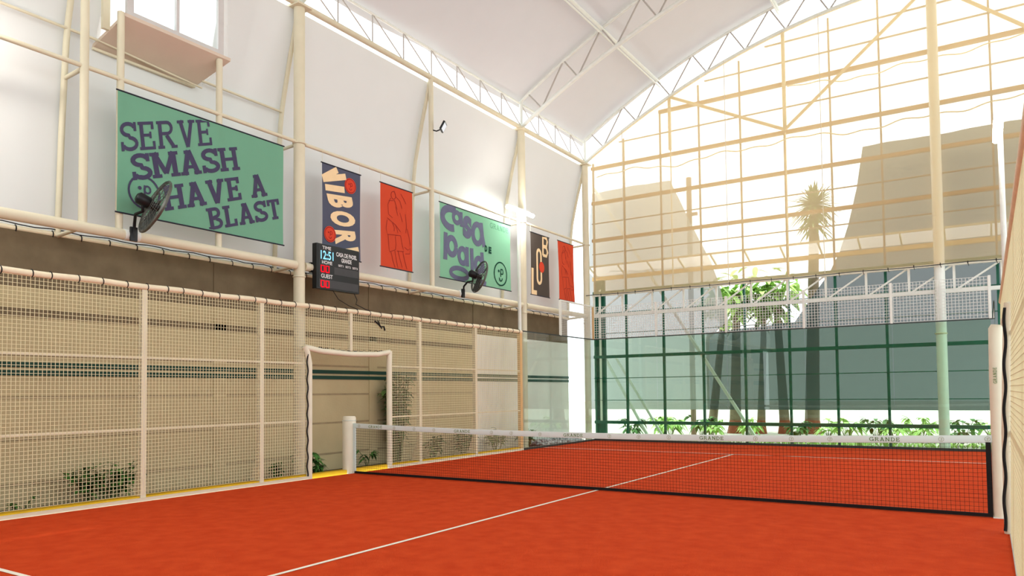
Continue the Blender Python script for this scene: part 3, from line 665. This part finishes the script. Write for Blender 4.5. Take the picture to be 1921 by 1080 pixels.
P5 += ribbon([(.32, .5)]+[(.32, 1.1)]+arc(.43, 1.12, .11, .14, 180, 0, 8)+[(.54, .5)]+arc(.43, .48, .11, .14, 0, -180, 8)+[(.32, .5)], .085)
P5 += ribbon([(.66, 1.14), (.66, 1.64), (.86, 1.64), (.90, 1.56), (.86, 1.42), (.66, 1.40)], .085)+ribbon([(.66, 1.40), (.86, 1.38), (.92, 1.26), (.86, 1.15), (.66, 1.15)], .085)
banner('hanging_banner', 6.94, 4.08, 1.0, 1.69, 'b_brown', 'dark grey banner with cream letters lob and a red dot', [('lettering', 'cream_ink', P5), ('dot_print', 'red_ink', disc2((.57, .80), .15, .15))])
banner('hanging_banner', 8.44, 4.10, .95, 1.69, 'b_red', 'orange red banner farthest along, in the far left corner', [('line_drawing', 'dred', player(.0, -.02, .98))], sk=.06)

# ================================================================== SCOREBOARD
SX = -.18; sy, sz = -.70, 3.37
c = thing('scoreboard', (SX, -.17, sz), 'black electronic scoreboard showing time and zero scores', 'scoreboard')
mb = MB(); mb.box((SX-.11, sy, sz), (SX, sy+1.07, sz+.82)); mb.build('case', 'black', c)
mb = MB(); mb.box((SX, sy+.035, sz+.03), (SX+.004, sy+1.04, sz+.79)); fc_ = mb.build('face', 'face', c)
for a, b in (((.42, .295), (1.04, .43)), ((.06, .03), (1.04, .175)), ((.06, .21), (.41, .295))):
    if a[1] == .21: continue
    mb = MB(); mb.box((SX+.004, sy+a[0], sz+a[1]), (SX+.006, sy+b[0], sz+b[1])); mb.build('panel', 'panel', fc_)
def board_text(txt, a0, b0, a1, b1, m, nm, bold=.0):
    mb = MB()
    for k in quad_fit(font_polys(txt, bold), (a0, b0), (a1, b0), (a0, b1)): mb.add([(SX+.009, sy+p[0], sz+p[1]) for p in k], [tuple(range(len(k)))])
    return mb.build(nm, m, fc_)
board_text('TIME', .13, .725, .34, .785, 'print_white', 'lettering', .02); board_text('HOME', .12, .455, .37, .52, 'print_white', 'lettering', .02)
board_text('GUEST', .1, .20, .38, .275, 'print_white', 'lettering', .02); board_text('CASA DE PADEL', .47, .64, 1.0, .72, 'print_white', 'lettering', .03)
board_text('GRANDE', .60, .54, .86, .62, 'print_white', 'lettering', .03); board_text('SET1  SET2  SET3', .52, .455, 1.02, .495, 'print_white', 'lettering', .02)
board_text('12:51', .09, .54, .40, .70, 'led_blue', 'clock_digits', .02)
def seg0(a, b, w, h): return ribbon([(a, b), (a+w, b), (a+w, b+h), (a, b+h), (a, b)], .028)
mb = MB()
for a, b in ((.10, .31), (.215, .31), (.10, .035), (.215, .035)):
    for k in seg0(a, b, .075, .115): mb.add([(SX+.009, sy+p[0], sz+p[1]) for p in k], [tuple(range(len(k)))])
mb.build('score_digits', 'led_red', fc_)
mb = MB(); mb.box((CX, sy-.03, 3.66), (SX-.1, sy+.06, 3.84)); mb.box((CX, sy+1.0, 3.66), (SX-.1, sy+1.08, 3.84)); mb.build('mounting_bracket', 'black', c)
mb = MB(); mb.tube([(-.2, .25, 3.38), (-.17, .3, 3.25), (-.15, .25, 3.16), (-.1, .45, 3.08), (-.06, .6, 3.04)], .008, 5); mb.tube([(-.2, -.3, 3.38), (-.2, -.15, 3.22), (-.15, .05, 3.12), (-.1, .3, 3.05)], .007, 5)
lab(mb.build('power_cable', 'cord', None, (-.15, .2, 3.04)), 'thin black cable dangling below the scoreboard', 'cable')

# ================================================================== FANS
def fan(name, ctr, n, Rf, clampy, label, sleeve):
    ctr = Vector(ctr); n = Vector(n).normalized(); c = thing(name, (CX, clampy, 3.75), label, 'fan', 'wall fans')
    a = n.cross(Vector((0, 0, 1))).normalized(); b = a.cross(n)
    mb = MB()
    for k, off in ((1, -.07), (1, .07)):
        for f in (1.0, .86, .70, .54, .38, .22):
            mb.ring(ctr+n*(off*(1.25-f*f)), n, Rf*f, .006 if f == 1 else .003, 40, 5)
        for i in range(28):
            d = a*math.cos(2*PI*i/28)+b*math.sin(2*PI*i/28)
            mb.tube([ctr+n*(off*(1.25-f*f))+d*Rf*f for f in (.14, .4, .7, 1.0)], .0028, 4, False)
    mb.tube([ctr+(a*math.cos(2*PI*i/40)+b*math.sin(2*PI*i/40))*Rf*1.005 for i in range(41)], .018, 6, False)
    mb.build('guard', 'gunmetal', c)
    hub = MB(); hub.tube([ctr-n*.05, ctr+n*.05], .055, 14); hb = hub.build('hub', 'black', c)
    for i in range(3):
        mb = MB(); th = 2*PI*i/3+.5
        def bp_(u, v, th=th):
            an = th+(v-.5)*(.95-.25*u); r = .05+u*(Rf*.82)
            d = a*math.cos(an)+b*math.sin(an); return ctr+d*r+n*((v-.5)*.07)
        mb.grid(bp_, frange(0, 1, .125), frange(0, 1, .2)); mb.build('blade', 'blade', hb)
    mb = MB(); mb.tube([ctr-n*.06, ctr-n*.10, ctr-n*.24, ctr-n*.27], [.06, .085, .085, .05], 16); mt = mb.build('motor', 'black', c)
    p = ctr-n*.18; q_ = Vector((CX+.11, clampy, 3.78))
    mb = MB(); mb.tube([p+Vector((0, 0, -.06)), p+Vector((0, 0, -.16)), (p+q_)/2+Vector((0.02, -.05, .02)), q_+Vector((0.02, 0, .14)), q_+Vector((.01, 0, .02)), q_+Vector((0, 0, -.08))], .022, 8); mb.build('arm', 'black', c)
    mb = MB(); mb.box((CX+.09, clampy-.05, 3.66), (CX+.125, clampy+.05, 3.86)); mb.build('clamp', 'black', c)
    if sleeve:
        mb = MB(); mb.tube([(CX+.02, clampy-.1, 3.75), (CX+.02, clampy+.12, 3.75)], .082, 16); mb.build('sleeve', 'white_steel', c)
fan('wall_fan', (.12, -3.95, 4.12), (.2, .9, -.38), .40, -4.05, 'black wall fan on the thick pipe in front of the serve banner', True)
fan('wall_fan', (.12, 3.95, 4.13), (.48, .82, -.28), .37, 3.80, 'black wall fan on the thick pipe in front of the mint banner', True)

# ================================================================== CABIN WINDOW
c = thing('window_bay', (-.5, -3.3, 6.55), 'bright window bay with cream soffit board high on the left wall', 'window')
mb = MB(); mb.prism([(-.33, -4.16, 6.90), (-.33, -2.40, 6.90), (-.97, -2.66, 6.51), (-.97, -4.31, 6.51)], (0, 0, .05)); mb.build('soffit_board', 'board', c)
mb = MB(); mb.bar((-.90, -4.31, 6.52), (-.90, -2.66, 6.52), .035); mb.build('edge_batten', 'steel', c)
mb = MB()
for y0, y1, z0, z1 in ((-4.1, -2.5, 6.955, 7.03), (-4.1, -4.0, 7.03, 8.3), (-2.6, -2.5, 7.03, 8.3), (-4.1, -2.5, 8.3, 8.4), (-3.33, -3.28, 7.03, 8.3)): mb.box((-.43, y0, z0), (-.37, y1, z1))
w_ = mb.build('window_frame', 'alu', c)
mb = MB(); mb.box((-.405, -4.0, 7.03), (-.4, -2.6, 8.3)); mb.build('window_pane', 'winglass', w_)
mb = MB(); mb.box((-2.1, -4.9, 8.47), (-.45, -1.7, 8.52)); mb.build('roof_board', 'whitesheet', c)  # added board, blocks sun that would enter through the window bay
for y in (-4.17, -2.43):
    mb = MB(); mb.add([(-.37, y, 6.92), (-.9, y-.1, 6.58), (-.62, y, 8.45), (-.37, y, 8.45)], [(0, 1, 2, 3)]); mb.build('side_cheek', 'awning', c)
for y, z in ((-4.19, 6.95), (-2.58, 6.87)):
    mb = MB(); mb.tube([(CX-.02, y, 3.78), (CX-.02, y, z)], .05, 10); mb.build('support_post', 'steel', c)
mb = MB(); mb.box((-.66, -4.32, 6.74), (-.60, -4.22, 8.3)); mb.build('corner_frame', 'steel', c)

# ================================================================== OUTSIDE: CLOTHS, TREES, PLANTS
def cloth(name, outline, y, m, label):
    """hanging sheet: outline gives (z, x_left, x_right)"""
    mb = MB(); zs_ = [o[0] for o in outline]
    def fn(u, k):
        z, a, b = outline[k]; x = a+(b-a)*u; return (x, y+.05*math.sin(x*2.6+z*.4)+.02*math.sin(x*7), z)
    us = frange(0, 1, .04); P = [[fn(u, k) for k in range(len(outline))] for u in us]; n = len(outline)
    vs = [p for r in P for p in r]; fs = [(i*n+k, (i+1)*n+k, (i+1)*n+k+1, i*n+k+1) for i in range(len(us)-1) for k in range(n-1)]
    mb.add(vs, fs, True); o = mb.build(name, m, None, ((outline[0][1]+outline[0][2])/2, y, outline[0][0])); return lab(o, label, 'shade cloth', 'shade cloths outside')
cloth('shade_cloth', [(.89, -.9, 2.95), (2.0, -.9, 2.95), (3.0, -.9, 3.0), (3.5, -.9, 3.6), (4.6, -.9, 3.35), (5.3, -.9, 3.1), (6.0, -.9, 2.75), (6.65, -.9, 2.45), (7.3, -.85, 2.15), (7.92, -.8, 1.87)], 11.62, 'cloth_l', 'pale grey shade cloth hanging outside on the left half of the lattice')
cloth('shade_cloth', [(.89, 2.85, 12.4), (2.0, 2.85, 12.4), (2.9, 2.85, 12.4), (3.18, 2.9, 12.4), (3.34, 5.4, 12.4), (3.95, 5.85, 12.4), (4.64, 6.35, 12.4), (5.2, 6.62, 12.4), (5.9, 6.85, 12.4), (6.85, 7.08, 12.4), (7.95, 7.26, 12.4)], 11.72, 'cloth_r', 'darker grey shade cloth hanging outside on the right half of the lattice')
DL = ['long pale diagonal timber leaning outside the lattice, highest of three', 'pale diagonal timber leaning outside the lattice by the left corner', 'short pale diagonal timber leaning beside the longer one']  # bars added in place of pale light strips across the shade cloth
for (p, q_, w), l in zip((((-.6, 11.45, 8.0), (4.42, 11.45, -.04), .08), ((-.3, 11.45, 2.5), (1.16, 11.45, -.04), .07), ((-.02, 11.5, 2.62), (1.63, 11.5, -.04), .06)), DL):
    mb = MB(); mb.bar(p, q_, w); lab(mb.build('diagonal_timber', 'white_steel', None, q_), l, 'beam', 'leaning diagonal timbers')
# leaves
def leaf(mb, p, d, L, w, droop=.4, seg_=4):
    d = Vector(d).normalized(); s_ = d.cross(Vector((0, 0, 1)))
    s_ = s_.normalized() if s_.length > .05 else Vector((1, 0, 0))
    vs = []; fs = []; p = Vector(p)
    for i in range(seg_+1):
        t = i/seg_; c_ = p+d*L*t+Vector((0, 0, -droop*L*t*t)); ww = w*math.sin(PI*min(.97, .12+.86*t))*.5
        vs += [c_-s_*ww+Vector((0, 0, .15*ww)), c_, c_+s_*ww+Vector((0, 0, .15*ww))]
    for i in range(seg_):
        a = i*3; fs += [(a, a+1, a+4, a+3), (a+1, a+2, a+5, a+4)]
    mb.add(vs, fs, True)
def shrub(name, x, y, rx, ry, h, nl, L, lm, label, group, z0=0, cat='plant'):
    c = thing(name, (x, y, z0), label, cat, group); st = MB(); lf = MB()
    ns = max(3, nl//14)
    for s_ in range(ns):
        a = random.uniform(0, 2*PI); rr = random.uniform(.3, 1)
        top = Vector((x+rx*rr*math.cos(a), y+ry*rr*math.sin(a), z0+h*random.uniform(.55, .98))); b0 = Vector((x+rx*.25*math.cos(a), y+ry*.25*math.sin(a), z0-.03))
        mid = (b0+top)/2+Vector((0, 0, h*.12)); st.tube([b0, mid, top], [.012, .009, .005], 5)
        for i in range(nl//ns):
            t = random.uniform(.25, 1); q_ = b0.lerp(mid, t*2) if t < .5 else mid.lerp(top, t*2-1)
            an = random.uniform(0, 2*PI); leaf(lf, q_, (math.cos(an), math.sin(an), random.uniform(-.1, .8)), L*random.uniform(.6, 1.2), L*random.uniform(.35, .55), random.uniform(.2, .6))
    st.build('stem', 'stem', c); lf.build('foliage', lm, c); return c
def rosette(x, y, z0, h, nl, lm, label, group):
    c = thing('leafy_plant', (x, y, z0), label, 'plant', group); st = MB(); lf = MB()
    for i in range(nl):
        an = 2*PI*i/nl*2.4+random.uniform(-.3, .3); e = random.uniform(.5, 1.5); hh = h*random.uniform(.35, .8)
        p = Vector((x, y, z0)); q_ = p+Vector((math.cos(an)*hh*.5, math.sin(an)*hh*.5, hh)); st.tube([p-Vector((0, 0, .03)), (p+q_)/2+Vector((0, 0, .06)), q_], .007, 4)
        for k in (-1.1, -.55, 0, .55, 1.1):
            leaf(lf, q_, (math.cos(an+k), math.sin(an+k), random.uniform(-.5, .9)), h*.40*(1-.25*abs(k)), h*.15, random.uniform(.3, .9))
    st.build('stem', 'stem', c); lf.build('foliage', lm, c); return c
g1 = 'plants behind the left fence'
shrub('garden_shrub', -.62, -4.25, .16, .62, .55, 300, .17, 'leaf', 'low spreading green shrub behind the nearest stretch of left fence', g1)
shrub('garden_shrub', -.65, -5.3, .12, .2, .18, 50, .09, 'leaf', 'tiny green weed behind the left fence at the frame edge', g1)
shrub('garden_shrub', -.6, -1.25, .12, .14, .34, 70, .16, 'leaf', 'small green plant at the foot of the scoreboard column', g1)
rosette(-.5, -.62, 0, .52, 9, 'leaf', 'broad leafed plant standing in the open left doorway', g1)
shrub('garden_shrub', -.6, -.25, .12, .3, .2, 70, .16, 'leaf', 'low creeping plant on the soil beside the left net post', g1)
rosette(-.6, 1.0, .0, .42, 6, 'leaf', 'slim leafy plant seen through the left end of the net', g1)
shrub('climbing_plant', -.72, 2.05, .2, .38, 2.0, 560, .22, 'leaf3', 'tall climbing plant growing up the wall right of the doorway', g1)
shrub('garden_shrub', -.62, 3.1, .16, .35, .55, 150, .18, 'leaf3', 'dark bushy shrub right of the tall climbing plant', g1)
shrub('garden_shrub', -.62, 4.3, .16, .5, .62, 200, .18, 'leaf3', 'bushy green shrub behind the last full fence bay', g1)
shrub('garden_shrub', -.62, 5.7, .16, .5, .55, 180, .17, 'leaf', 'green shrub behind the tan end post of the fence', g1)
shrub('garden_shrub', -.62, 7.1, .16, .6, .5, 240, .17, 'leaf3', 'olive green shrub behind the left side glass', g1)
o = MB()
for i in range(420):
    y = random.uniform(7.6, 9.9); x = random.uniform(-.9, -.25); r = random.uniform(.03, .075); z = r*.6-.02+random.uniform(0, .1)*(1 if x < -.5 else .4)
    vs = []; n = 6
    for a in range(n): vs.append((x+r*math.cos(2*PI*a/n), y+r*math.sin(2*PI*a/n)*.9, z))
    o.add(vs+[(x, y, z+r*.6), (x, y, z-r*.6)], [(a, (a+1) % n, n) for a in range(n)]+[((a+1) % n, a, n+1) for a in range(n)], True)
o = o.build('pebble_bed', 'pebble', None, (-.6, 8.7, 0)); o['kind'] = 'stuff'; lab(o, 'bed of white pebbles outside the left glass near the corner', 'pebbles')
# trees
def tree(name, x, y, h, r, lean, label, crown, lm, cr=1.0, seedn=0):
    c = thing(name, (x, y, 0), label, 'tree', 'trees outside the end wall')
    pts = [(x, y, -.06), (x+lean*.05, y, .35), (x+lean*.5, y, h*.5), (x+lean, y, h)]
    mb = MB(); mb.tube(pts[1:], [r, r*.8, r*.6], 12); mb.build('trunk', 'bark', c)
    mb = MB(); mb.tube([pts[0], (x+lean*.02, y, .18), (x+lean*.06, y, .42)], [r*1.45, r*1.2, r*1.01], 12); mb.build('root_flare', 'root', c)
    lf = MB(); top = Vector(pts[-1])
    if crown == 'palm':
        for i in range(170):
            an = random.uniform(0, 2*PI); el = random.uniform(-.5, 1.4); d = Vector((math.cos(an)*math.cos(el), math.sin(an)*math.cos(el), math.sin(el)))
            leaf(lf, top, d, cr*random.uniform(.65, .95), .085, random.uniform(.1, .5), 5)
        for i in range(60):
            an = random.uniform(0, 2*PI); leaf(lf, top-Vector((0, 0, random.uniform(0, .8))), (math.cos(an), math.sin(an), -.2), cr*.6, .10, .5, 4)
    else:
        for i in range(crown):
            d = Vector((random.gauss(0, 1), random.gauss(0, 1), random.gauss(0, .7))).normalized()*cr*random.uniform(.3, 1)
            an = random.uniform(0, 2*PI); leaf(lf, top+d, (math.cos(an), math.sin(an), random.uniform(-.6, .3)), .55, .2, .4)
        for i in range(6):
            d = Vector((random.gauss(0, 1), random.gauss(0, 1), abs(random.gauss(0, .7)))).normalized()*cr*.8
            lf.tube([top-Vector((0, 0, .6)), top+d], .03, 5)
    lf.build('crown', lm, c)
tree('garden_tree', 1.55, 16.3, 4.6, .16, .55, 'leftmost slender tree leaning right outside the end wall', 90, 'leaf2', 1.0)
tree('garden_tree', 2.46, 16.0, 4.8, .2, .15, 'thick trunked tree second from left outside the end wall', 130, 'leaf2', 1.2)
tree('garden_tree', 3.34, 16.0, 4.4, .14, .2, 'thin trunked tree third from left outside the end wall', 70, 'leaf3', .9)
tree('garden_tree', 4.06, 16.3, 4.9, .17, -.2, 'tree fourth from left outside the end wall, before the palm', 90, 'leaf2', 1.0)
tree('palm_tree', 4.87, 16.6, 7.7, .24, .25, 'tall palm with spiky crown, rightmost tree outside the end wall', 'palm', 'leaf3', 1.15)
c = thing('utility_pole', (1.66, 14, -.04), 'slim pole rising outside beside the pale shade cloth', 'pole')
mb = MB(); mb.tube([(1.66, 14, -.04), (1.66, 14, 8.6)], .09, 12); mb.build('shaft', 'taupe', c)
mb = MB(); mb.box((1.56, 13.95, 7.3), (1.93, 14.05, 7.4)); mb.build('bracket', 'taupe', c)
PX = [(.2, 12.3), (.85, 13.3), (1.5, 12.3), (2.15, 13.3), (2.8, 12.3), (3.7, 13.2), (5.3, 12.3), (5.95, 13.3), (6.6, 12.3), (7.2, 13.3), (7.75, 12.3), (8.35, 13.3), (9.3, 12.3), (9.95, 13.3), (10.5, 12.3)]
PLb = ['green plant outside the end wall just right of the green corner post', 'second green plant from the corner post, outside the end wall', 'third green plant from the corner post, outside the end wall', 'green plant set back before the leftmost tree trunk', 'green plant before the thick tree trunk',
       'green plant between the thin trunks outside', 'green plant just right of the palm trunk', 'green plant set back right of the palm trunk', 'bright plant outside, third right of the palm trunk', 'bright plant set back, fourth right of the palm trunk', 'bright plant outside, second left of the white column', 'bright plant set back just left of the white column',
       'bright plant outside just right of the white column', 'bright plant set back right of the white column', 'bright plant at the far right end of the outside bed']
for i, ((x, y), l) in enumerate(zip(PX, PLb)):
    rosette(x, y, -.04, random.uniform(.68, .85), 11, 'leaf2' if i % 3 else 'leaf', l, 'plants outside the end wall')
gc = MB()
for i in range(900):
    x = random.uniform(-.4, 11.2); y = random.uniform(11.0, 12.0); an = random.uniform(0, 2*PI)
    leaf(gc, (x, y, -.04), (math.cos(an)*.5, math.sin(an)*.5, 1), random.uniform(.15, .34), .06, .5, 3)
gc = gc.build('ground_cover', 'leaf2', None, (5, 11.5, -.04)); gc['kind'] = 'stuff'; lab(gc, 'low leafy ground cover along the foot of the lattice', 'ground cover')
